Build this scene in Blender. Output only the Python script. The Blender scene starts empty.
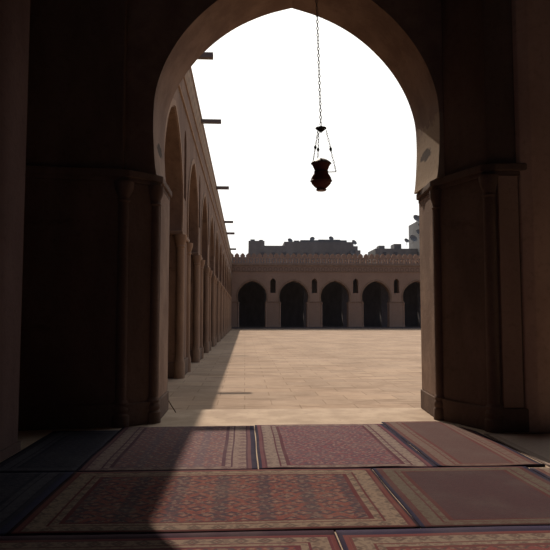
import bpy, bmesh, math, random
from mathutils import Vector, Matrix
from mathutils.geometry import tessellate_polygon
S = bpy.context.scene
C = S.collection
random.seed(7)
EYE = 1.75
COURT = -0.35

# ------------------------------------------------------------------ camera
cam = bpy.data.cameras.new('camera')
cam.sensor_width = 36.0
cam.lens = 36.0 * 600.0 / 550.0
cam.clip_end = 600
co = bpy.data.objects.new('camera', cam); C.objects.link(co)
co.location = (0, 0, EYE)
YAW = math.atan(30/600); PIT = math.atan(41/600)
co.rotation_euler = (math.pi/2 + PIT, 0, -YAW)
S.camera = co

# ------------------------------------------------------------------ light
SUN_TRAVEL = Vector((0.120, -1.075, -1.0)).normalized()
sun = bpy.data.lights.new('sun', 'SUN')
sun.energy = 4.6
sun.color = (1.0, 0.85, 0.70)
sun.angle = math.radians(0.55)
so = bpy.data.objects.new('sun', sun); C.objects.link(so)
so.rotation_euler = SUN_TRAVEL.to_track_quat('-Z', 'Y').to_euler()
so.location = (0, 0, 30)

w = bpy.data.worlds.new('hazy_sky'); S.world = w
w.use_nodes = True
nt = w.node_tree; nt.nodes.clear()
out = nt.nodes.new('ShaderNodeOutputWorld'); bg = nt.nodes.new('ShaderNodeBackground')
tc = nt.nodes.new('ShaderNodeTexCoord')
dot = nt.nodes.new('ShaderNodeVectorMath'); dot.operation = 'DOT_PRODUCT'
dot.inputs[1].default_value = tuple(-SUN_TRAVEL)
ramp = nt.nodes.new('ShaderNodeValToRGB')
nt.links.new(tc.outputs['Generated'], dot.inputs[0])
nt.links.new(dot.outputs['Value'], ramp.inputs[0])
cr = ramp.color_ramp
cr.elements[0].position = 0.0; cr.elements[0].color = (.15, .18, .25, 1)
cr.elements[1].position = 1.0; cr.elements[1].color = (1.6, 1.55, 1.45, 1)
e = cr.elements.new(.48); e.color = (.19, .23, .32, 1)
e = cr.elements.new(.66); e.color = (1.03, 1.03, 1.03, 1)
nt.links.new(ramp.outputs[0], bg.inputs[0]); bg.inputs[1].default_value = 1.0
nt.links.new(bg.outputs[0], out.inputs[0])

S.view_settings.view_transform = 'Standard'
S.view_settings.look = 'None'
S.view_settings.gamma = 1.0
S.view_settings.exposure = 0.0
S.view_settings.use_curve_mapping = False

# ------------------------------------------------------------------ helpers
class NB:
    """tiny node builder"""
    def __init__(s, name, rough=.9, spec=.2):
        s.m = bpy.data.materials.new(name); s.m.use_nodes = True
        s.t = s.m.node_tree; s.b = s.t.nodes['Principled BSDF']
        s.b.inputs['Roughness'].default_value = rough
        s.b.inputs['Specular IOR Level'].default_value = spec
    def n(s, k): return s.t.nodes.new(k)
    def put(s, sock, v):
        if hasattr(v, 'is_output') or isinstance(v, bpy.types.NodeSocket): s.t.links.new(v, sock)
        else: sock.default_value = v
    def math(s, op, a, b=0.0, c=0.0):
        n = s.n('ShaderNodeMath'); n.operation = op
        s.put(n.inputs[0], a); s.put(n.inputs[1], b); s.put(n.inputs[2], c)
        return n.outputs[0]
    def mix(s, f, a, b):
        n = s.n('ShaderNodeMix'); n.data_type = 'RGBA'
        s.put(n.inputs[0], f)
        s.put(n.inputs[6], a if not isinstance(a, tuple) else (*a[:3], 1))
        s.put(n.inputs[7], b if not isinstance(b, tuple) else (*b[:3], 1))
        return n.outputs[2]
    def coord(s, kind='Object'):
        return s.n('ShaderNodeTexCoord').outputs[kind]
    def noise(s, scale, vec=None, detail=4, rough=.6, stretch=None):
        n = s.n('ShaderNodeTexNoise'); n.inputs['Scale'].default_value = scale
        n.inputs['Detail'].default_value = detail; n.inputs['Roughness'].default_value = rough
        v = vec if vec is not None else s.coord()
        if stretch:
            mp = s.n('ShaderNodeMapping'); mp.inputs['Scale'].default_value = stretch
            s.t.links.new(v, mp.inputs[0]); v = mp.outputs[0]
        s.t.links.new(v, n.inputs['Vector']); return n.outputs['Fac']
    def sstep(s, v, lo, hi):
        n = s.n('ShaderNodeMapRange'); n.interpolation_type = 'SMOOTHSTEP'
        s.put(n.inputs[0], v); n.inputs[1].default_value = lo; n.inputs[2].default_value = hi
        return n.outputs[0]
    def bump(s, h, strength=.3, dist=.02):
        n = s.n('ShaderNodeBump'); n.inputs['Strength'].default_value = strength
        n.inputs['Distance'].default_value = dist
        s.t.links.new(h, n.inputs['Height']); s.t.links.new(n.outputs[0], s.b.inputs['Normal'])
    def base(s, c): s.put(s.b.inputs['Base Color'], c if not isinstance(c, tuple) else (*c[:3], 1))

def plaster(name, a, b, scale=1.2, stretch=(1, 1, .45), dark=None):
    k = NB(name, .92, .12)
    n1 = k.noise(scale, stretch=stretch, detail=6)
    n2 = k.noise(scale*9, detail=5)
    col = k.mix(k.sstep(n1, .35, .68), a, b)
    col = k.mix(k.math('MULTIPLY', k.sstep(n2, .5, .75), .35), col, tuple(x*.6 for x in a))
    if dark:
        n3 = k.noise(scale*.6, stretch=(1, 1, 2.5), detail=7, rough=.7)
        col = k.mix(k.math('MULTIPLY', k.sstep(n3, .58, .7), .7), col, dark)
    k.base(col); k.bump(n2, .35, .03)
    return k.m

def flat(name, c, rough=.8, spec=.2, metal=0):
    k = NB(name, rough, spec)
    n = k.noise(14, detail=3)
    k.base(k.mix(k.math('MULTIPLY', n, .5), c, tuple(x*.65 for x in c)))
    k.b.inputs['Metallic'].default_value = metal
    return k.m

def obj(name, bm, mat, parent=None, loc=None):
    me = bpy.data.meshes.new(name)
    bmesh.ops.recalc_face_normals(bm, faces=bm.faces[:])
    bm.to_mesh(me); bm.free()
    if mat is not None: me.materials.append(mat)
    o = bpy.data.objects.new(name, me); C.objects.link(o)
    if loc is not None: o.location = loc
    if parent is not None: o.parent = parent
    return o

def smooth(o, ang=35):
    for p in o.data.polygons: p.use_smooth = True
    try: o.data.set_sharp_from_angle(angle=math.radians(ang))
    except Exception: pass
    return o

def thing(name, label, cat, loc=(0, 0, 0), group=None, rz=0):
    o = bpy.data.objects.new(name, None); C.objects.link(o)
    o.location = loc; o.rotation_euler = (0, 0, rz); o.empty_display_size = .2
    o['label'] = label; o['category'] = cat
    if group: o['group'] = group
    return o
def tag(o, label, cat, group=None):
    o['label'] = label; o['category'] = cat
    if group: o['group'] = group
    return o
def struct(o):
    o['kind'] = 'structure'; return o

def box(bm, x0, x1, y0, y1, z0, z1, bev=0):
    vs = [bm.verts.new((x, y, z)) for z in (z0, z1) for x, y in ((x0, y0), (x1, y0), (x1, y1), (x0, y1))]
    fs = [bm.faces.new([vs[i] for i in f]) for f in ((3, 2, 1, 0), (4, 5, 6, 7), (0, 1, 5, 4), (1, 2, 6, 5), (2, 3, 7, 6), (3, 0, 4, 7))]
    if bev:
        es = list({e for f in fs for e in f.edges})
        bmesh.ops.bevel(bm, geom=es, offset=bev, segments=2, affect='EDGES', profile=.5)
    return bm
def prism(bm, pts, z0, z1, bev=0):
    n = len(pts)
    a = [bm.verts.new((x, y, z0)) for x, y in pts]; b = [bm.verts.new((x, y, z1)) for x, y in pts]
    fs = [bm.faces.new(a[::-1]), bm.faces.new(b)]
    for i in range(n): fs.append(bm.faces.new((a[i], a[(i+1) % n], b[(i+1) % n], b[i])))
    if bev:
        es = list({e for f in fs for e in f.edges})
        bmesh.ops.bevel(bm, geom=es, offset=bev, segments=2, affect='EDGES', profile=.5)
    return bm
def offset_poly(pts, d):
    n = len(pts); out = []
    area = sum(pts[i][0]*pts[(i+1) % n][1]-pts[(i+1) % n][0]*pts[i][1] for i in range(n))
    sg = 1 if area > 0 else -1
    for i in range(n):
        p = Vector(pts[i]); a = (p-Vector(pts[i-1])).normalized(); b = (Vector(pts[(i+1) % n])-p).normalized()
        na = Vector((a.y, -a.x))*sg; nb = Vector((b.y, -b.x))*sg
        m = (na+nb).normalized(); k = d/max(.3, m.dot(na))
        out.append((p.x+m.x*k, p.y+m.y*k))
    return out
def lathe(bm, prof, seg=24, cx=0, cy=0):
    rings = []
    for r, z in prof:
        rings.append([bm.verts.new((cx+max(r, 1e-4)*math.cos(2*math.pi*i/seg), cy+max(r, 1e-4)*math.sin(2*math.pi*i/seg), z)) for i in range(seg)])
    for a, b in zip(rings, rings[1:]):
        for i in range(seg): bm.faces.new((a[i], a[(i+1) % seg], b[(i+1) % seg], b[i]))
    bm.faces.new(rings[0][::-1]); bm.faces.new(rings[-1])
    return bm
def tube(bm, pts, r, seg=8):
    pts = [Vector(p) for p in pts]; rings = []
    for i, p in enumerate(pts):
        d = (pts[min(i+1, len(pts)-1)]-pts[max(i-1, 0)]).normalized()
        u = d.orthogonal().normalized(); v = d.cross(u)
        if rings:
            u = (lastu - d*lastu.dot(d)).normalized(); v = d.cross(u)
        lastu = u
        rings.append([bm.verts.new(p+(u*math.cos(2*math.pi*k/seg)+v*math.sin(2*math.pi*k/seg))*r) for k in range(seg)])
    for a, b in zip(rings, rings[1:]):
        for i in range(seg): bm.faces.new((a[i], a[(i+1) % seg], b[(i+1) % seg], b[i]))
    bm.faces.new(rings[0][::-1]); bm.faces.new(rings[-1])
    return bm

# ------------------------------------------------------------------ materials
M = {}
M['near'] = plaster('brown_plaster', (.115, .078, .062), (.165, .112, .088), dark=(.08, .055, .045))
M['red'] = plaster('reddish_plaster', (.12, .078, .072), (.15, .10, .09))
M['mid'] = plaster('brown_plaster_half_lit', (.27, .18, .14), (.33, .225, .175))  # pier brown lightened halfway towards the lit face
M['warm'] = plaster('brown_plaster_lit', (.42, .28, .22), (.52, .36, .28))  # pier brown lightened to stand for light on the right face
M['arcade'] = plaster('weathered_stucco', (.165, .105, .076), (.26, .172, .122), scale=.9, dark=(.11, .072, .05))
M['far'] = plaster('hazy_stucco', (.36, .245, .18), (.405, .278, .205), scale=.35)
M['base'] = plaster('dark_stained_base', (.12, .078, .058), (.17, .112, .08))
M['trim'] = plaster('worn_moulding', (.26, .175, .122), (.34, .235, .16), scale=2)
M['inner'] = plaster('dark_interior_plaster', (.17, .14, .13), (.21, .17, .16))
M['inner2'] = plaster('grey_interior_plaster', (.19, .19, .205), (.24, .235, .25))
M['wood'] = flat('old_wood', (.22, .18, .16))
M['ironblack'] = flat('blackened_iron', (.03, .025, .025), .6)
M['chain'] = flat('grey_chain_metal', (.16, .15, .15), .5, .4, .6)
M['lampred'] = flat('smoked_red_glass', (.22, .07, .05), .45, .3)
M['lampdark'] = flat('dark_lamp_metal', (.11, .065, .055), .55, .3)
M['bgrey'] = plaster('grey_render', (.19, .185, .18), (.25, .243, .235), scale=.2)
M['bwin'] = flat('dark_window', (.12, .12, .125), .5, .3)
M['dish'] = flat('grey_dish', (.24, .24, .24), .6)

# court ground: worn limestone slabs
k = NB('court_limestone', .95, .1)
v = k.coord()
n1 = k.noise(.35, v, 6, .65, (1, .55, 1)); n2 = k.noise(2.2, v, 6, .7); n3 = k.noise(1.0, v, 5, .7, (.5, 1.6, 1))
bt = k.n('ShaderNodeTexBrick'); k.t.links.new(v, bt.inputs['Vector'])
bt.inputs['Scale'].default_value = 1.0; bt.inputs['Brick Width'].default_value = 1.3; bt.inputs['Row Height'].default_value = .8
bt.inputs['Mortar Size'].default_value = .02; bt.inputs['Mortar Smooth'].default_value = .5
bt.inputs['Color1'].default_value = (.9, .9, .9, 1); bt.inputs['Color2'].default_value = (1.05, 1.03, 1.0, 1); bt.inputs['Mortar'].default_value = (.72, .69, .66, 1)
col = k.mix(k.sstep(n1, .35, .68), (.28, .205, .15), (.36, .27, .20))
col = k.mix(k.math('MULTIPLY', k.sstep(n2, .5, .72), .5), col, (.40, .31, .235))
col = k.mix(k.math('MULTIPLY', k.sstep(n3, .5, .62), .7), col, (.225, .16, .115))
mm = k.n('ShaderNodeMix'); mm.data_type = 'RGBA'; mm.blend_type = 'MULTIPLY'; mm.inputs[0].default_value = .9
k.t.links.new(col, mm.inputs[6]); k.t.links.new(bt.outputs['Color'], mm.inputs[7])
k.base(mm.outputs[2]); k.bump(n2, .3, .02); M['court'] = k.m

k = NB('hall_stone_floor', .9, .15)
v = k.coord(); n1 = k.noise(1.6, v, 6); n2 = k.noise(6, v, 6, .7)
col = k.mix(k.sstep(n1, .35, .65), (.33, .25, .185), (.43, .335, .25))
col = k.mix(k.math('MULTIPLY', k.sstep(n2, .55, .7), .6), col, (.24, .185, .14))
k.base(col); k.bump(n2, .3, .01); M['hall'] = k.m

# frieze: rosette band on the cornice
k = NB('rosette_frieze', .92, .1)
v = k.coord(); sp = k.n('ShaderNodeSeparateXYZ'); k.t.links.new(v, sp.inputs[0])
def frieze(kk, axis):
    u = kk.math('FRACT', kk.math('DIVIDE', sp.outputs[axis], .9)); u = kk.math('SUBTRACT', u, .5)
    z = kk.math('FRACT', kk.math('DIVIDE', sp.outputs[2], .95)); z = kk.math('SUBTRACT', z, .5)
    r = kk.math('SQRT', kk.math('ADD', kk.math('MULTIPLY', u, u), kk.math('MULTIPLY', z, z)))
    return kk.math('MULTIPLY', kk.sstep(r, .18, .26), kk.math('SUBTRACT', 1, kk.sstep(r, .36, .44)))
col = k.mix(frieze(k, 0), (.33, .225, .165), (.25, .17, .125)); k.base(col); M['frieze_far'] = k.m
k = NB('rosette_frieze_side', .92, .1)
v = k.coord(); sp = k.n('ShaderNodeSeparateXYZ'); k.t.links.new(v, sp.inputs[0])
col = k.mix(frieze(k, 1), (.33, .235, .16), (.20, .14, .095)); k.base(col); M['frieze_side'] = k.m

# ------------------------------------------------------------------ rug material
def rug_mat(name, W, L, field, motif, motif2, border, bmotif, line, edge, bw=.28, bend=.28, px=.2, py=.14, diag=False, plain=.0):
    """u,v in metres in the UV map; W x L rug"""
    k = NB(name, .95, .12)
    uv = k.n('ShaderNodeUVMap').outputs[0]
    s_ = k.n('ShaderNodeSeparateXYZ'); k.t.links.new(uv, s_.inputs[0]); u, vv = s_.outputs[0], s_.outputs[1]
    du = k.math('SUBTRACT', W/2, k.math('ABSOLUTE', k.math('SUBTRACT', u, W/2)))
    dv = k.math('SUBTRACT', L/2, k.math('ABSOLUTE', k.math('SUBTRACT', vv, L/2)))
    dv = k.math('MULTIPLY', dv, bw/bend)
    d = k.math('MINIMUM', du, dv)            # distance to the edge
    wob = k.noise(9, uv, 3)
    # field motifs: rows of flowers / diamonds
    def cell(p, q, sx, sy, shift):
        row = k.math('FLOOR', k.math('DIVIDE', q, sy))
        off = k.math('MULTIPLY', k.math('MODULO', row, 2.0), shift)
        a = k.math('SUBTRACT', k.math('FRACT', k.math('ADD', k.math('DIVIDE', p, sx), off)), .5)
        b = k.math('SUBTRACT', k.math('FRACT', k.math('DIVIDE', q, sy)), .5)
        return k.math('ABSOLUTE', a), k.math('ABSOLUTE', b)
    a, b = cell(u, vv, px, py, .5)
    dia = k.math('ADD', a, b)
    m1 = k.math('SUBTRACT', 1, k.sstep(k.math('ABSOLUTE', k.math('SUBTRACT', dia, .36)), .07, .13))
    m2 = k.math('SUBTRACT', 1, k.sstep(dia, .10, .18))
    ct = k.math('SUBTRACT', 1, k.sstep(a, .03, .10))
    col = k.mix(k.math('MULTIPLY', m1, .9-plain*.6), field, motif)
    col = k.mix(k.math('MULTIPLY', m2, .8-plain*.6), col, motif2)
    if diag:
        g = k.math('FRACT', k.math('DIVIDE', k.math('ADD', u, k.math('MULTIPLY', vv, .5)), px*2.1))
        col = k.mix(k.math('MULTIPLY', k.math('SUBTRACT', 1, k.sstep(g, .1, .25)), .4), col, motif)
    else:
        g = k.math('ABSOLUTE', k.math('SUBTRACT', k.math('FRACT', k.math('DIVIDE', u, px*2)), .5))
        col = k.mix(k.math('MULTIPLY', k.sstep(g, .28, .42), .6-plain*.5), col, motif)
    vo = k.n('ShaderNodeTexVoronoi'); k.t.links.new(uv, vo.inputs['Vector']); vo.inputs['Scale'].default_value = 34
    sc = k.n('ShaderNodeSeparateColor'); k.t.links.new(vo.outputs['Color'], sc.inputs[0])
    col = k.mix(k.math('MULTIPLY', k.math('GREATER_THAN', sc.outputs[0], .68), .45-plain*.3), col, motif)
    col = k.mix(k.math('MULTIPLY', k.math('GREATER_THAN', sc.outputs[1], .8), .45-plain*.3), col, motif2)
    brd_n = k.math('GREATER_THAN', sc.outputs[2], .66)
    a, b = cell(u, vv, bw*.55, bw*.55, 0)
    rr = k.math('ADD', a, b)
    bm1 = k.math('MULTIPLY', k.math('SUBTRACT', 1, k.sstep(rr, .26, .40)), k.sstep(rr, .10, .2))
    bcol = k.mix(k.math('MULTIPLY', bm1, .75), border, bmotif)
    bcol = k.mix(k.math('MULTIPLY', k.math('SUBTRACT', 1, k.sstep(rr, .05, .12)), .7), bcol, line)
    bcol = k.mix(k.math('MULTIPLY', brd_n, .4), bcol, bmotif)
    def band(lo, hi): # 1 inside [lo,hi]
        return k.math('MULTIPLY', k.sstep(d, lo-.003, lo+.003), k.math('SUBTRACT', 1, k.sstep(d, hi-.003, hi+.003)))
    col = k.mix(k.math('SUBTRACT', 1, k.sstep(d, bw-.003, bw+.003)), col, bcol)
    col = k.mix(band(bw-.015, bw+.03), col, line)
    col = k.mix(band(bw*.72, bw*.78), col, line)
    col = k.mix(band(.075, .10), col, line)
    col = k.mix(band(.03, .075), col, tuple(.5*x+.5*y for x, y in zip(field, line)))
    col = k.mix(k.math('SUBTRACT', 1, k.sstep(d, .034, .04)), col, edge)
    # wear
    wear = k.noise(1.3, uv, 5); fz = k.noise(60, uv, 2)
    col = k.mix(k.math('MULTIPLY', k.sstep(wear, .4, .7), .22), col, tuple(.5*x+.06 for x in border))
    col = k.mix(k.math('MULTIPLY', fz, .25), col, tuple(x*.5 for x in field))
    k.base(col); k.bump(fz, .5, .006)
    k.b.inputs['Specular IOR Level'].default_value = .04
    return k.m

def rug(name, label, x0, x1, y0, y1, mat, z=.0, thick=.012, right=None, seed=0, wave=.006, group='patterned rugs laid over the hall floor', rot=0, curl=None, uvswap=False):
    W, L = x1-x0, y1-y0
    nx, ny = max(8, int(W/.07)), max(8, int(L/.07))
    rnd = random.Random(seed); ph = [rnd.uniform(0, 6.28) for _ in range(6)]
    bm = bmesh.new(); uvl = bm.loops.layers.uv.new('UVMap')
    def top(u, v):
        X = u-W/2; Y = v-L/2
        h = wave*(.5+.5*math.sin(2.1*u+ph[0]+1.3*v))*(.5+.5*math.sin(3.7*v+ph[1]))
        if curl: # raised wrinkle along one edge
            h += curl*math.exp(-((v-.02)/.05)**2)*(.5+.5*math.sin(5*u+ph[2]))**2
        jit = .003*math.sin(4*v+ph[3]); jy = .003*math.sin(3*u+ph[4])
        return X+jit, Y+jy, thick+h
    vs = {}
    for j in range(ny+1):
        v = L*j/ny
        for i in range(nx+1):
            u = W*i/nx
            X, Y, Z = top(u, v)
            if right:
                X = min(X, right(y0+v)-(x0+W/2)-.002*(nx-i))
            vs[i, j] = (bm.verts.new((X, Y, Z)), bm.verts.new((X, Y, 0)), (u, v))
    def face(vl, uvs):
        f = bm.faces.new(vl); 
        for lp, q in zip(f.loops, uvs): lp[uvl].uv = q
        f.smooth = True
    for j in range(ny):
        for i in range(nx):
            q = [vs[i, j], vs[i+1, j], vs[i+1, j+1], vs[i, j+1]]
            face([a[0] for a in q], [a[2] for a in q])
            face([a[1] for a in q][::-1], [a[2] for a in q][::-1])
    rim = [(i, 0) for i in range(nx)]+[(nx, j) for j in range(ny)]+[(i, ny) for i in range(nx, 0, -1)]+[(0, j) for j in range(ny, 0, -1)]
    for a, b in zip(rim, rim[1:]+rim[:1]):
        A, B = vs[a], vs[b]; face([A[1], B[1], B[0], A[0]], [A[2], B[2], B[2], A[2]])
    me = bpy.data.meshes.new(name); bm.to_mesh(me); bm.free(); me.materials.append(mat)
    o = bpy.data.objects.new(name, me); C.objects.link(o)
    o.location = (x0+W/2, y0+L/2, z); o.rotation_euler = (0, 0, rot)
    tag(o, label, 'rug', group)
    return o

# ------------------------------------------------------------------ grounds and room shell
bm = bmesh.new(); box(bm, -60, 160, 11.45, 330, COURT-.3, COURT)
struct(obj('ground', bm, M['court']))
bm = bmesh.new(); box(bm, -12.1, 14.1, -6.1, 11.45, COURT-.3, 0)
struct(obj('floor', bm, M['hall']))
bm = bmesh.new(); box(bm, -12, 14, -6, 11.4, 9.6, 9.9)
struct(obj('ceiling', bm, M['inner']))
bm = bmesh.new(); box(bm, -12, 14, -6.3, -6, 0, 4.6); box(bm, -12, 14, -6.3, -6, 8.2, 9.9)
for a_, b_ in ((-12, -8), (-5, -1.5), (1.5, 5), (8, 14)): box(bm, a_, b_, -6.3, -6, 4.6, 8.2)  # unseen high openings, added to let cool sky light fill the hall
struct(obj('wall_back', bm, M['inner']))
bm = bmesh.new(); box(bm, -12.3, -12, -6.3, 11.4, 0, 9.9)
struct(obj('wall_left', bm, M['inner']))
bm = bmesh.new(); box(bm, 14, 14.3, -6.3, 11.4, 0, 9.9)
struct(obj('wall_right', bm, M['inner']))

# ------------------------------------------------------------------ arch outline (half widths from the springing up to the apex)
PROF = [(2.32, 4.30), (2.38, 4.50), (2.43, 4.80), (2.44, 5.15), (2.42, 5.45), (2.34, 5.80), (2.20, 6.15), (1.98, 6.52), (1.70, 6.86), (1.36, 7.17), (.98, 7.43), (.50, 7.65), (0, 7.80)]
def _smooth(P, n=4):
    out = []
    Q = [(2*P[0][0]-P[1][0], 2*P[0][1]-P[1][1])]+P+[(2*P[-1][0]-P[-2][0], 2*P[-1][1]-P[-2][1])]
    for i in range(1, len(Q)-2):
        for k in range(n):
            t = k/n; a, b, c, d = Q[i-1], Q[i], Q[i+1], Q[i+2]
            out.append(tuple(.5*((2*b[j])+(-a[j]+c[j])*t+(2*a[j]-5*b[j]+4*c[j]-d[j])*t*t+(-a[j]+3*b[j]-3*c[j]+d[j])*t**3) for j in (0, 1)))
    return out+[P[-1]]
PROF_NEAR = _smooth([(2.385, 4.12), (2.41, 4.28), (2.435, 4.6), (2.45, 5.0)]+[(h+.01*(h > 1), z) for h, z in PROF[4:]])
PROF = _smooth(PROF, 2)
def arch_pts(cx, zoff=0, grow=0, prof=PROF):
    P = [(cx-(h+grow), z+zoff+(grow*(z-4.3)/3.5)) for h, z in prof[:-1]]
    top = (cx, prof[-1][1]+zoff+grow*1.05)
    return P+[top]+[(2*cx-x, z) for x, z in P[::-1]]  # left foot, apex, right foot
def bay_mesh(bm, plane, u0, u1, cx, d0, d1, top, spring=4.30, zoff=0, win=None, winL=True, winR=True, prof=None):
    """plane 'X': wall runs along X between y=d0..d1; plane 'Y': wall runs along Y between x=d0..d1"""
    arch = arch_pts(cx, zoff, 0, prof or PROF)
    s = spring+zoff
    hw, w0, w1, wa = win if win else (0, 0, 0, 0)
    out = [(u0, s)]
    if win and winL: out += [(u0, w0+zoff), (u0+hw, w0+zoff), (u0+hw, w1+zoff), (u0+hw*.6, (w1+wa)/2+zoff+.06), (u0, wa+zoff)]
    out += [(u0, top), (u1, top)]
    if win and winR: out += [(u1, wa+zoff), (u1-hw*.6, (w1+wa)/2+zoff+.06), (u1-hw, w1+zoff), (u1-hw, w0+zoff), (u1, w0+zoff)]
    out += [(u1, s)]
    poly = out+arch[::-1]
    P = (lambda u, z, d: (u, d, z)) if plane == 'X' else (lambda u, z, d: (d, u, z))
    A = [bm.verts.new(P(u, z, d0)) for u, z in poly]; B = [bm.verts.new(P(u, z, d1)) for u, z in poly]
    for a_, b_, c_ in tessellate_polygon([[Vector((u, z, 0)) for u, z in poly]]):
        if len({a_, b_, c_}) == 3:
            bm.faces.new((A[a_], A[b_], A[c_])); bm.faces.new((B[c_], B[b_], B[a_]))
    for i in range(len(poly)):
        j = (i+1) % len(poly); bm.faces.new((A[i], B[i], B[j], A[j]))
def archivolt_mesh(bm, plane, cx, d0, d1, zoff, g0=.02, g1=.26):
    a = arch_pts(cx, zoff, g0); b = arch_pts(cx, zoff, g1)
    P = (lambda u, z, d: (u, d, z)) if plane == 'X' else (lambda u, z, d: (d, u, z))
    r = [[bm.verts.new(P(u, z, d)) for u, z in L] for L, d in ((a, d0), (a, d1), (b, d1), (b, d0))]
    n = len(a)
    for i in range(n-1):
        for q in range(4): bm.faces.new((r[q][i], r[q][i+1], r[(q+1) % 4][i+1], r[(q+1) % 4][i]))
    for i in (0, n-1): bm.faces.new([r[q][i] for q in range(4)])

CAP = [(.15, 3.78), (.18, 3.82), (.15, 3.86), (.15, 3.9), (.22, 4.05), (.25, 4.2), (.25, 4.26)]
def colonnette(parent, x, y, zb, mat, trim, ztop=4.26, r=.145, base_h=.5, seg=20, sub=True):
    sh = bmesh.new(); lathe(sh, [(r, zb+base_h*.6), (r*.98, zb+2), (r*.96, ztop-.33)], seg, x, y)
    c = smooth(obj('colonnette', sh, mat, parent))
    if sub:
        q = bmesh.new(); lathe(q, [(max(r*.97, (a*.75+.03)*r/.145), ztop+(z-4.26)*.7) for a, z in CAP], seg, x, y)
        smooth(obj('capital', q, trim, c))
        q = bmesh.new(); lathe(q, [(r*1.45, zb), (r*1.45, zb+base_h*.42), (r*1.2, zb+base_h*.5), (r*1.35, zb+base_h*.6), (r*1.35, zb+base_h*.68), (r*1.1, zb+base_h*.78), (r*1.25, zb+base_h*.88), (r, zb+base_h)], seg, x, y)
        smooth(obj('column_base', q, trim, c))
    return c

# ------------------------------------------------------------------ near arcade: wall over the arch, corner pier, right pier
CX = .895
M['soffit'] = None
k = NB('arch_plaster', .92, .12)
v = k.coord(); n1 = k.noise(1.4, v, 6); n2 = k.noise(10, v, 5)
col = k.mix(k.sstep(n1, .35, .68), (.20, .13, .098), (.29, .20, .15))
sp = k.n('ShaderNodeSeparateXYZ'); k.t.links.new(v, sp.inputs[0])
# sunlight on the right springing painted as a pale ragged patch, and the gouge
nz = k.noise(2.6, v, 5)
zz = k.math('ADD', sp.outputs[2], k.math('MULTIPLY', nz, .9))
mask = k.math('MULTIPLY', k.sstep(zz, 5.78, 5.70), 1.0)
mr = k.n('ShaderNodeMapRange'); k.t.links.new(zz, mr.inputs[0]); mr.inputs[1].default_value = 5.72; mr.inputs[2].default_value = 5.64
mask = mr.outputs[0]
rt = k.math('GREATER_THAN', sp.outputs[0], 2.9)
mask = k.math('MULTIPLY', mask, rt)
col = k.mix(mask, col, (.36, .265, .185))
gz = k.math('SUBTRACT', sp.outputs[2], 4.72); gy = k.math('SUBTRACT', sp.outputs[1], 10.75)
gd = k.math('SQRT', k.math('ADD', k.math('MULTIPLY', gz, k.math('MULTIPLY', gz, 9.0)), k.math('MULTIPLY', gy, gy)))
gd = k.math('ADD', gd, k.math('MULTIPLY', k.noise(6, v, 4), .5))
gm = k.n('ShaderNodeMapRange'); k.t.links.new(gd, gm.inputs[0]); gm.inputs[1].default_value = .62; gm.inputs[2].default_value = .52
col = k.mix(gm.outputs[0], col, (.06, .04, .03))
col = k.mix(k.math('MULTIPLY', k.sstep(n2, .55, .75), .35), col, (.14, .095, .07))
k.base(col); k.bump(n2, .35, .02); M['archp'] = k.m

bm = bmesh.new()
bay_mesh(bm, 'X', CX-3.55, CX+3.55, CX, 10.0, 11.4, 11.2, spring=4.12, prof=PROF_NEAR)
wf = struct(obj('wall_front', bm, M['archp']))
bm = bmesh.new()
bay_mesh(bm, 'X', CX+3.55, CX+10.6, 7.25, 10.0, 11.4, 11.2)
box(bm, CX+10.6, 14.3, 10, 11.4, 0, 11.2)
struct(obj('wall_front', bm, M['near']))
bm = bmesh.new(); box(bm, -12.3, -3.62, 10.0, 11.4, 0, 4.3); box(bm, -12.3, -2.66, 10.0, 11.4, 4.32, 9.9)
struct(obj('wall_front', bm, M['near']))

pl = thing('corner_pier', 'dark plastered corner pier forming the left jamb of the big arch', 'pier', (-1.9, 10.2, 0))
def near_pier(root, poly, cols, upper, mat):
    ox, oy, _ = root.location
    L = lambda pts: [(x-ox, y-oy) for x, y in pts]
    bm = bmesh.new(); prism(bm, L(poly), 0, 3.93, .02); obj('shaft', bm, mat, root)
    bm = bmesh.new(); prism(bm, L(offset_poly(poly, .035)), 0, .36, .02); obj('plinth', bm, mat, root)
    bm = bmesh.new(); prism(bm, L(offset_poly(poly, .02)), 3.93, 4.0, .01); prism(bm, L(offset_poly(poly, .055)), 4.0, 4.12, .02); obj('impost', bm, M['near'], root)
    bm = bmesh.new(); prism(bm, L(upper), 4.13, 9.58, .02); obj('upper_shaft', bm, mat, root)
    for (x, y, r) in cols: colonnette(root, x-ox, y-oy, 0, M['near'], M['near'], 3.93, r, .42)
near_pier(pl, [(-1.45, 11.38), (-1.45, 10.16), (-1.56, 10.02), (-1.90, 9.74), (-2.05, 9.72), (-3.6, 9.5), (-3.6, 11.38)],
          [(-1.54, 10.12, .11), (-1.98, 9.80, .11)],
          [(-2.0, 9.98), (-2.0, 9.78), (-3.6, 9.5), (-3.6, 9.98)], M['near'])
pr = thing('pier', 'dark plastered pier right of the big arch with slim corner colonnettes', 'pier', (4.4, 10.2, 0))
near_pier(pr, [(3.38, 11.38), (3.29, 10.25), (3.35, 10.08), (3.72, 9.12), (3.88, 9.02), (4.85, 8.99), (4.85, 11.38)],
          [(3.33, 10.16, .085), (3.80, 9.08, .10)],
          [(3.40, 9.98), (3.78, 9.08), (4.85, 9.02), (4.85, 9.98)], M['near'])
bm = bmesh.new(); prism(bm, [(-.18, -1.15), (-.14, -1.22), (.02, -1.27), (.46, -1.29), (.46, -1.15)], 0, 9.58, .015); o = obj('lit_facing', bm, M['warm'], pr); o['label'] = 'pier face coloured a lighter warm brown for the light on it'  # added slab: light on this side of the pier put into its colour
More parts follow.
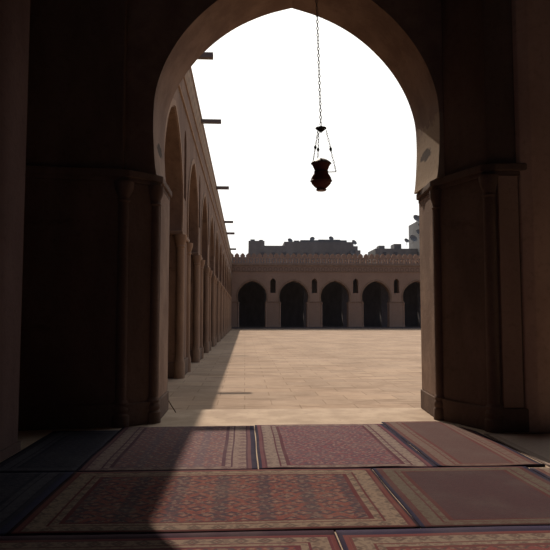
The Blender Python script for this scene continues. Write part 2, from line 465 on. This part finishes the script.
bm = bmesh.new(); prism(bm, [(-.50, -1.12), (-.49, -1.215), (-.19, -1.225), (-.19, -1.12)], .37, 3.92); o = obj('lit_facing', bm, M['mid'], pr); o['label'] = 'face beside the outer colonnette, coloured a lighter brown for the light on it'  # second added slab, the same light carried in a middle brown
# a nearer pier of the hall at the left edge of view and one at the right
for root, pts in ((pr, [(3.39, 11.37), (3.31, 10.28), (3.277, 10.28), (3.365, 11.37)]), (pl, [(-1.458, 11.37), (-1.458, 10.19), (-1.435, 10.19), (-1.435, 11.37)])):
    bm = bmesh.new(); prism(bm, [(x-root.location.x, y-root.location.y) for x, y in pts], .37, 3.93); o = obj('lit_jamb_facing', bm, M['archp'], root); o['label'] = 'jamb face inside the arch, coloured lighter for the light on it'  # thin added skin, lighter than the shaft to show light on the jambs
ln = thing('pier', 'shadowy rounded pier at the far left edge of the hall', 'pier', (-3.65, 7.6, 0))
bm = bmesh.new(); prism(bm, [(-.75, -.6), (.05, -.6)]+[(.05+.65*math.sin(t*math.pi/20), .05-.65*math.cos(t*math.pi/20)) for t in range(1, 11)]+[(.70, .5), (-.75, .5)], 0, 9.58); smooth(obj('shaft', bm, M['red'], ln))
bm = bmesh.new(); prism(bm, [(-.78, -.63), (.05, -.63)]+[(.05+.68*math.sin(t*math.pi/20), .05-.68*math.cos(t*math.pi/20)) for t in range(1, 11)]+[(.73, .53), (-.78, .53)], 0, .12); smooth(obj('plinth', bm, M['red'], ln))

# ------------------------------------------------------------------ left arcade along the court
PITCH = 7.0
XL = -2.2
la = thing('arcade', 'long left arcade of pointed arches receding along the shaded side of the courtyard', 'arcade', (XL, 11.5, COURT))
def rel(o, root):
    # geometry was written in world coordinates: bring it into the parent's space
    o.data.transform(Matrix.Translation(-Vector(root.location))); return o
WIN = (.38, 5.6, 7.75, 8.2)
bm = bmesh.new()
Y0 = 16.0
centers = [Y0+2.3+PITCH*i for i in range(12)]
for i, c in enumerate(centers):
    bay_mesh(bm, 'Y', c-3.5, c+3.5, c, XL-1.4, XL, 10.25, zoff=.38, win=WIN, winL=(i > 0), winR=(i < 11))
box(bm, XL-1.4, XL, 11.47, centers[0]-3.5, COURT, 10.25)
box(bm, XL-1.4, XL, centers[-1]+3.5, 101, COURT, 10.25)
rel(obj('arch_wall', bm, M['arcade'], la), la)
for i, c in enumerate(centers):
    bm = bmesh.new(); archivolt_mesh(bm, 'Y', c, XL, XL+.04, .38, .04, .2); rel(obj('archivolt', bm, M['trim'], la), la)
def make_pier(plane):
    """pier centred on the origin, 2.4 wide along the wall, 1.4 deep"""
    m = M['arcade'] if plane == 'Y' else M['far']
    hx, hy = (.7, 1.2) if plane == 'Y' else (1.2, .7)
    def bx(grow, z0, z1, b=.02):
        bm = bmesh.new(); box(bm, -hx-grow, hx+grow, -hy-grow, hy+grow, z0, z1, b); return bm
    zt = (4.68 if plane == 'Y' else 4.18)-COURT
    p = obj('pier', bx(0, 0, zt-.15), m)
    obj('impost', bx(.07, zt-.15, zt, .03), M['trim'], p)
    obj('plinth', bx(.09, 0, .55, .04), M['base'] if plane == 'Y' else m, p)
    for sx in (-1, 1):
        for sy in (-1, 1):
            b = bmesh.new(); lathe(b, [(.19, 0), (.19, .5), (.15, .62), (.14, .75), (.14, zt-.6), (.17, zt-.56), (.15, zt-.5), (.22, zt-.3), (.23, zt-.15)], 16, sx*(hx-.02), sy*(hy-.02))
            smooth(obj('colonnette', b, M['trim'] if plane == 'Y' else m, p))
    return p
def copy_part(p, parent, loc):
    q = p.copy(); C.objects.link(q); q.parent = parent; q.location = loc
    for ch in p.children:
        g = ch.copy(); C.objects.link(g); g.parent = q
    return q
p0 = None
for i, c in enumerate(centers):
    loc = Vector((XL-.7, c+3.5, COURT))-Vector(la.location)
    if i == 11: continue
    if p0 is None:
        p0 = make_pier('Y'); p0.parent = la; p0.location = loc
    else: copy_part(p0, la, loc)
HL = 11.55
bm = bmesh.new(); box(bm, XL-1.35, XL+.02, 11.47, 101, 10.25, HL-.12); rel(obj('parapet', bm, M['frieze_side'], la), la)
bm = bmesh.new(); box(bm, XL-1.4, XL+.06, 11.47, 101, 9.2, 9.32, .03); box(bm, XL-1.4, XL+.05, 11.47, 101, 10.15, 10.27, .03)
box(bm, XL-1.4, XL+.06, 11.47, 101, HL-.12, HL, .03)
rel(obj('cornice', bm, M['trim'], la), la)
# roof and back wall behind
bm = bmesh.new(); box(bm, XL-7, XL-1.3, 11.47, 101, 9.7, 10.0); rel(obj('roof_slab', bm, M['inner'], la), la)
bm = bmesh.new(); box(bm, XL-7.3, XL-7, 11.47, 101, COURT, 10.0); rel(obj('back_wall', bm, M['inner'], la), la)
# beams sticking out from the roof edge
for i, (y, r, ln_, dz) in enumerate([(21.6, .105, .98, -.03), (29.1, .095, .98, -.03), (44.6, .11, .95, .0), (61, .11, .95, 0), (69.5, .12, .95, 0), (86, .12, .9, 0)]):
    bm = bmesh.new(); box(bm, XL-.6, XL+ln_+.02, y-r, y+r, 11.34-r+dz, 11.34+r+dz, .015)
    o = rel(obj('roof_beam', bm, M['wood'], la), la)
    if i == 0: o['label'] = 'dark timber beam end sticking out of the parapet'

# ------------------------------------------------------------------ far arcade
YF = 101.0
fa = thing('arcade', 'sunless far arcade with openwork cresting across the end of the courtyard', 'arcade', (20, YF, COURT))
bm = bmesh.new(); NF = 9
fc = [1.2+7.03*i for i in range(NF)]
for i, c in enumerate(fc):
    bay_mesh(bm, 'X', c-3.515, c+3.515, c, YF, YF+1.4, 10.2, zoff=-.12, win=(.46, 5.75, 7.75, 8.25), winL=(i > 0), winR=(i < NF-1))
box(bm, XL-7, fc[0]-3.515, YF, YF+1.4, COURT, 10.2); box(bm, fc[-1]+3.515, fc[-1]+6, YF, YF+1.4, COURT, 10.2)
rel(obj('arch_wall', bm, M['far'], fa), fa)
for c in fc:
    bm = bmesh.new(); archivolt_mesh(bm, 'X', c, YF-.05, YF, -.12); rel(obj('archivolt', bm, M['trim'], fa), fa)
p1 = None
for i in range(-1, NF):
    c = fc[0]+7.03*i+3.515
    loc = Vector((c, YF+.7, COURT))-Vector(fa.location)
    if p1 is None: p1 = make_pier('X'); p1.parent = fa; p1.location = loc
    else: copy_part(p1, fa, loc)
X0, X1 = XL-7, fc[-1]+6
bm = bmesh.new(); box(bm, X0, X1, YF-.02, YF+1.3, 9.35, 10.2); rel(obj('frieze', bm, M['frieze_far'], fa), fa)
bm = bmesh.new(); box(bm, X0, X1, YF-.12, YF+1.35, 10.2, 10.45, .03); box(bm, X0, X1, YF-.1, YF+1.35, 9.2, 9.35, .03); rel(obj('cornice', bm, M['trim'], fa), fa)
bm = bmesh.new(); box(bm, X0, X1, YF-.25, YF+.02, COURT, COURT+.25); rel(obj('kerb', bm, M['inner'], fa), fa)
# openwork cresting
bm = bmesh.new()
x = X0
box(bm, X0, X1, YF+.3, YF+.7, 10.45, 10.75)
box(bm, X0, X1, YF+.3, YF+.7, 11.55, 11.72)
while x < X1:
    box(bm, x, x+.28, YF+.3, YF+.7, 10.75, 11.55)
    # stepped, notched crown
    P = [(x-.26, 11.72), (x-.26, 12.12), (x-.1, 12.16), (x-.06, 12.3), (x+.14, 12.38), (x+.34, 12.3), (x+.38, 12.16), (x+.54, 12.12), (x+.54, 11.72)]
    A = [bm.verts.new((a, YF+.35, z)) for a, z in P]; B = [bm.verts.new((a, YF+.65, z)) for a, z in P]
    bm.faces.new(A); bm.faces.new(B[::-1])
    for i in range(len(P)): j = (i+1) % len(P); bm.faces.new((A[i], B[i], B[j], A[j]))
    # diamond in each opening
    cx_, cz_ = x+.62, 11.15
    D = [(cx_-.24, cz_), (cx_, cz_+.4), (cx_+.24, cz_), (cx_, cz_-.4)]
    A = [bm.verts.new((a, YF+.4, z)) for a, z in D]; B = [bm.verts.new((a, YF+.6, z)) for a, z in D]
    bm.faces.new(A); bm.faces.new(B[::-1])
    for i in range(4): j = (i+1) % 4; bm.faces.new((A[i], B[i], B[j], A[j]))
    x += .96
rel(obj('cresting', bm, M['far'], fa), fa)
bm = bmesh.new(); box(bm, X0, X1, YF+1.3, YF+15.7, 9.6, 9.9); rel(obj('roof_slab', bm, M['inner2'], fa), fa)
bm = bmesh.new(); box(bm, X0, X1, YF+16, YF+16.4, COURT, 8.9); box(bm, X0-.3, X0, YF+1.3, YF+16, COURT, 9.6); box(bm, X1, X1+.3, YF+1.3, YF+16, COURT, 9.6)  # wall stops short: hidden gap under the roof added to brighten the arches
rel(obj('back_wall', bm, M['inner2'], fa), fa)
# inner row of piers seen as faint shapes in the arches
for c in fc:
    bm = bmesh.new(); box(bm, c+2.4, c+4.4, YF+7, YF+8.2, COURT, 9.6); rel(obj('inner_pier', bm, M['inner2'], fa), fa)

# ------------------------------------------------------------------ buildings behind
def building(name, label, x0, x1, y, depth, ztop, wins, steps):
    r = thing(name, label, 'building', ((x0+x1)/2, y, COURT))
    bm = bmesh.new(); box(bm, x0, x1, y, y+depth, COURT, ztop); rel(obj('wall', bm, M['bgrey'], r), r)
    for (a, b, zt, d0, d1) in steps:
        bm = bmesh.new(); box(bm, a, b, y+d0, y+d1, ztop, zt); rel(obj('roof_block', bm, M['bgrey'], r), r)
    for (a, b, z0, z1) in wins:
        bm = bmesh.new(); box(bm, a, b, y-.12, y+.02, z0, z1); f = rel(obj('window', bm, M['bgrey'], r), r)
        bm = bmesh.new(); box(bm, a+.15, b-.15, y-.16, y-.1, z0+.15, z1-.15); rel(obj('pane', bm, M['bwin'], f), r)
    return r
YB = 160.
def dish(parent, x, y, z, r, rz=0.0):
    bm = bmesh.new()
    lathe(bm, [(.06, -.30), (r*.5, -.26*r), (r*.85, .0), (r, .18*r), (r*.97, .2*r), (r*.5, -.1*r), (.02, -.2*r)], 20)
    bm.transform(Matrix.Translation((x, y, z+.1)) @ Matrix.Rotation(rz, 4, 'Z') @ Matrix.Rotation(math.radians(60), 4, 'X'))
    o = smooth(rel(obj('satellite_dish', bm, M['dish'], parent), parent))
    bm = bmesh.new(); tube(bm, [(x, y+.4, z-1.2), (x, y+.2, z)], .06); rel(obj('mast', bm, M['dish'], o), parent)
# long grey block: image x 248..360
b1 = building('apartment_building', 'long flat grey block with cluttered roof beyond the far arcade', .9, 30.4, YB, 14, 20.6,
    [(4+2.9*i, 5.3+2.9*i, 17.4, 18.9) for i in range(9)],
    [(.9, 5.2, 21.9, 0, 5), (1.4, 2.6, 22.4, 1, 3), (3.8, 4.8, 22.3, 1, 3), (10.5, 29.2, 21.7, 0, 10), (15, 27.6, 22.3, 1, 8), (20, 26, 22.6, 2, 6), (13.2, 14.6, 22.1, .5, 3)])
dish(b1, 12.2, YB+2, 22.1, .75, .4); dish(b1, 18.3, YB+2, 22.6, .7, -.3); dish(b1, 23.6, YB+3, 22.9, .7, .2); dish(b1, 29.6, YB+1, 21.6, .8, .5)
dish(b1, 29.0, YB-.4, 18.6, .8, .3)
bm = bmesh.new(); box(bm, 29.6, 31.0, YB-.8, YB+.1, 17.6, 19.4); rel(obj('balcony', bm, M['bgrey'], b1), b1)
building('apartment_building', 'small low grey block between the long block and the tower', 35.2, 46.8, YB, 10, 20.0, [(37, 38.3, 18, 19.2), (40, 41.3, 18, 19.2)], [(36.4, 38, 20.9, 1, 4), (40.6, 42.6, 21.4, 1, 5)])
b3 = building('tower_block', 'tall grey block hung with round dishes beside the right edge of the arch', 46.9, 62, YB-3, 12, 27.6,
    [(48.5, 49.9, 24.5, 26), (51.5, 52.9, 24.5, 26), (48.5, 49.9, 20.6, 22.1), (51.5, 52.9, 20.6, 22.1)], [(47.4, 51, 29.2, 1, 5), (49.5, 54, 30.6, 2, 6)])
for (x, z, r) in ((45.6, 27.6, 1.1), (46.2, 23.9, .9), (44.6, 22.2, 1.1), (42.8, 21.6, .7), (46.6, 25.7, .8), (47.6, 29.6, .9)):
    dish(b3, x, YB-3.6, z, r, .3)
bm = bmesh.new(); box(bm, -8, 70, YB+14, YB+26, COURT, 18.9)
tag(obj('apartment_building', bm, M['bgrey']), 'low hazy roofline just above the cresting at the left', 'building')

# ------------------------------------------------------------------ hanging lantern
LX, LY = 1.02, 7.5
lan = thing('hanging_lantern', 'dark red-brown mosque lamp hanging on a long chain in the big arch', 'lantern', (LX, LY, 3.2))
def lp(px, py):   # pixel to lantern-plane metres, once, to size the lamp
    u = (px-275)/600; v = (275-py)/600
    fy = math.cos(PIT)-v*math.sin(PIT); fz = math.sin(PIT)+v*math.cos(PIT)
    X = u*math.cos(YAW)+fy*math.sin(YAW); Y = -u*math.sin(YAW)+fy*math.cos(YAW)
    t = LY/Y
    return X*t, EYE+fz*t
ax = lp(321.2, 175)[0]
Z = lambda py: lp(321.2, py)[1]
p_ = LY/600*1.02
def L3(x, z, y=0): return (x-LX, y, z-3.2)
bm = bmesh.new()
prof = [(4.6, 190.8), (4.9, 189.6), (4.4, 188.6), (6.5, 187), (9.3, 184), (10.5, 181), (9.9, 178), (8, 174.8), (6.4, 172), (6.9, 169.5), (8.4, 166), (9.7, 163.4), (9.6, 163.0)]
lathe(bm, [(r*p_, Z(y)-3.2) for r, y in prof], 32, ax-LX)
body = smooth(obj('lamp_body', bm, M['lampred'], lan), 50)
bm = bmesh.new(); lathe(bm, [(10.0*p_, Z(163.8)-3.2), (10.2*p_, Z(163.2)-3.2), (9.4*p_, Z(162.4)-3.2), (7*p_, Z(160.6)-3.2), (4*p_, Z(159.2)-3.2), (1*p_, Z(158.6)-3.2), (.6*p_, Z(158)-3.2)], 32, ax-LX)
smooth(obj('lamp_lid', bm, M['lampdark'], lan))
bm = bmesh.new()
for r, y in ((6.9, 171.8), (10.7, 181), (9.9, 163.6), (5.0, 189.8)):
    lathe(bm, [(r*p_-.01, Z(y)-3.2-.012), (r*p_+.006, Z(y)-3.2), (r*p_-.01, Z(y)-3.2+.012)], 32, ax-LX)
smooth(obj('metal_band', bm, M['lampdark'], body))
bm = bmesh.new(); lathe(bm, [(.3*p_, Z(133)-3.2), (1.2*p_, Z(132)-3.2), (3*p_, Z(130.6)-3.2), (5.6*p_, Z(128.6)-3.2), (5.5*p_, Z(127.8)-3.2), (2*p_, Z(127.2)-3.2), (.4*p_, Z(126)-3.2)], 28, ax-LX)
smooth(obj('ceiling_cup', bm, M['ironblack'], lan)).name = 'chain_cup'
def chain(pts, name, link=.035, wire=.0032):
    bm = bmesh.new(); pts = [Vector(p) for p in pts]
    for a, b in zip(pts, pts[1:]):
        L = (b-a).length; n = max(1, int(L/link)); d = (b-a)/n; q = d.to_track_quat('Z', 'Y')
        for i in range(n):
            c = a+d*(i+.5); h = d.length*.62; w_ = wire*2.1
            ring = []
            for k_ in range(8):
                t = 2*math.pi*k_/8
                o_ = Vector((w_*math.cos(t), 0, h*math.sin(t)))
                if i % 2: o_ = Vector((0, w_*math.cos(t), h*math.sin(t)))
                ring.append(c+q@o_)
            # closed ring tube with 4 sided section
            rr = []
            for k_, p in enumerate(ring):
                out_ = (p-c).normalized(); nn = q@(Vector((0, 1, 0)) if i % 2 == 0 else Vector((1, 0, 0)))
                rr.append([bm.verts.new(p+out_*wire*sx+nn*wire*sy) for sx, sy in ((1, 0), (0, 1), (-1, 0), (0, -1))])
            for k_ in range(8):
                A, B = rr[k_], rr[(k_+1) % 8]
                for m_ in range(4): bm.faces.new((A[m_], A[(m_+1) % 4], B[(m_+1) % 4], B[m_]))
    return bm
topx = lp(316.6, 0)[0]
tz = lp(316.6, 0)[1]
dxz = (topx-ax)/(tz-Z(126))
ztop = 9.6
obj('hanging_chain', chain([L3(ax+dxz*(ztop-Z(126)), ztop), L3(ax, Z(126))], 'hanging_chain', .045, .0060), M['chain'], lan)
Zc = Z(130.5)
for (ex, ey, ezp, bx_, bz) in ((-8.6*p_, -.06, 163, .55, 149.5), (-2.5*p_, .1, 160, .6, 153.5), (14.5*p_, -.02, 171.5, .46, 150.5)):
    a = Vector(L3(ax+ex*.18/1+(.035 if ex > 0 else -.02), Zc, ey*.2)); b = Vector(L3(ax+ex, Z(ezp), ey))
    c = smooth(obj('suspension_chain', chain([a, b], 'c', .035, .0042), M['chain'], lan))
    t = bx_; pb = a.lerp(b, t)
    bm = bmesh.new(); lathe(bm, [(.002, -.030), (.014, -.018), (.019, 0), (.014, .018), (.002, .030)], 14)
    bm.transform(Matrix.Translation(pb)); smooth(obj('bead', bm, M['ironblack'], c))
bm = bmesh.new(); tube(bm, [L3(ax+5.5*p_, Z(172)), L3(ax+15*p_, Z(171.6)), L3(ax+15.2*p_, Z(170.2))], .006)
smooth(obj('side_arm', bm, M['ironblack'], lan))

# ------------------------------------------------------------------ rugs
NAVY = (.025, .025, .05)
mA0 = rug_mat('rug_rose_lattice', 2.02, 2.8, (.17, .085, .085), (.10, .08, .10), (.27, .20, .17), (.225, .17, .15), (.11, .065, .075), (.075, .04, .055), NAVY, bw=.36, bend=.16, px=.17, py=.15)
mA1 = rug_mat('rug_wine_lattice', 2.05, 2.8, (.16, .065, .075), (.07, .06, .08), (.25, .17, .15), (.215, .168, .145), (.10, .07, .075), (.08, .03, .042), NAVY, bw=.34, bend=.16, px=.15, py=.17, diag=True)
mA2 = rug_mat('rug_dusty_rose', 1.24, 3.0, (.102, .062, .06), (.08, .052, .054), (.11, .073, .07), (.15, .105, .09), (.115, .072, .066), (.11, .04, .04), NAVY, bw=.30, bend=.14, px=.12, py=.12, plain=1)
mB0 = rug_mat('rug_brick_floral', 3.36, 1.95, (.155, .055, .047), (.04, .038, .05), (.20, .14, .11), (.195, .145, .11), (.07, .055, .05), (.085, .026, .03), (.03, .02, .03), bw=.36, bend=.24, px=.21, py=.17)
mB1 = rug_mat('rug_plum', 1.78, 1.95, (.062, .034, .038), (.045, .03, .035), (.075, .046, .045), (.10, .08, .064), (.08, .05, .042), (.08, .03, .03), NAVY, bw=.30, bend=.17, px=.13, py=.12, plain=1)
mC0 = rug_mat('rug_red_floral_border', 3.3, 1.9, (.17, .055, .05), (.06, .05, .06), (.22, .15, .11), (.20, .15, .115), (.07, .05, .05), (.10, .03, .04), (.03, .02, .03), bw=.34, bend=.24, px=.2, py=.17)
mC1 = rug_mat('rug_tan_border', 2.45, 1.9, (.16, .05, .05), (.07, .05, .05), (.2, .14, .1), (.20, .155, .12), (.08, .055, .05), (.11, .04, .04), NAVY, bw=.34, bend=.30, px=.16, py=.15)
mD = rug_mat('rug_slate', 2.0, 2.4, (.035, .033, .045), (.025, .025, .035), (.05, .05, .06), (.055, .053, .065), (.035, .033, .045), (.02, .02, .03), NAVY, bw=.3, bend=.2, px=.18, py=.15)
mE = rug_mat('rug_grey_brown', 2.0, 1.95, (.13, .085, .075), (.09, .06, .055), (.16, .12, .1), (.18, .14, .115), (.1, .07, .06), (.1, .04, .04), NAVY, bw=.28, bend=.2, px=.18, py=.15)

rug('rug', 'rose patterned rug half in shadow, back row, left of the pale seam gap', -1.90, .150, 6.95, 9.66, mA0, seed=1)
rug('rug', 'wine-red lattice rug in full sun, middle of the row nearest the courtyard', .165, 2.235, 6.95, 9.74, mA1, seed=2, curl=.018)
rug('rug', 'dusty rose rug with plain field lying against the foot of the right pier', 2.25, 3.50, 6.95, 9.92, mA2, seed=3, right=lambda y: 3.50 if y < 9.1 else 3.50-(y-9.1)*.42, curl=.02)
rug('rug', 'large brick-red rug with rows of dark flowers, middle row, partly in shadow', -1.90, 1.445, 4.99, 6.935, mB0, seed=4)
rug('rug', 'plum-coloured rug with tan border, right of the large brick-red rug', 1.46, 3.25, 5.00, 6.935, mB1, seed=5)
rug('rug', 'red rug with flowered tan border at the bottom edge, left of the front seam', -2.55, .725, 3.0, 4.975, mC0, seed=6)
rug('rug', 'rug with wide tan border at the bottom edge, right of the front seam', .74, 3.2, 3.0, 4.98, mC1, seed=7)
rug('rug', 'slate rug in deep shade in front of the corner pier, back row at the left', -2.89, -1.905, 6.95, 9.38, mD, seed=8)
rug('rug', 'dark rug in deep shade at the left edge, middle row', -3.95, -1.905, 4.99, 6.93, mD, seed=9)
mF = rug_mat('mat_paled_for_light', 1.8, 1.9, (.58, .47, .40), (.50, .40, .34), (.6, .5, .43), (.60, .50, .43), (.52, .43, .36), (.42, .33, .28), (.16, .12, .11), bw=.12, bend=.12, px=.2, py=.2, plain=1)  # mat colour paled to stand in for light on the right-hand floor
rug('mat', 'plain mat, paled for the light on the floor, at the foot of the right pier, cut by the right frame edge', 3.535, 5.3, 6.93, 8.86, mF, seed=12, group=None)['category'] = 'mat'
rug('rug', 'brown rug cut off by the right edge, beside the plum-coloured rug', 3.265, 5.2, 5.0, 6.86, mE, seed=10)

# short stick leaning on the foot of the left jamb
bm = bmesh.new(); tube(bm, [(-1.24, 11.05, .011), (-1.31, 11.06, .12), (-1.375, 11.07, .22)], .010)
smooth(tag(obj('stick', bm, M['base']), 'short dark stick leaning against the foot of the left corner pier', 'stick'))
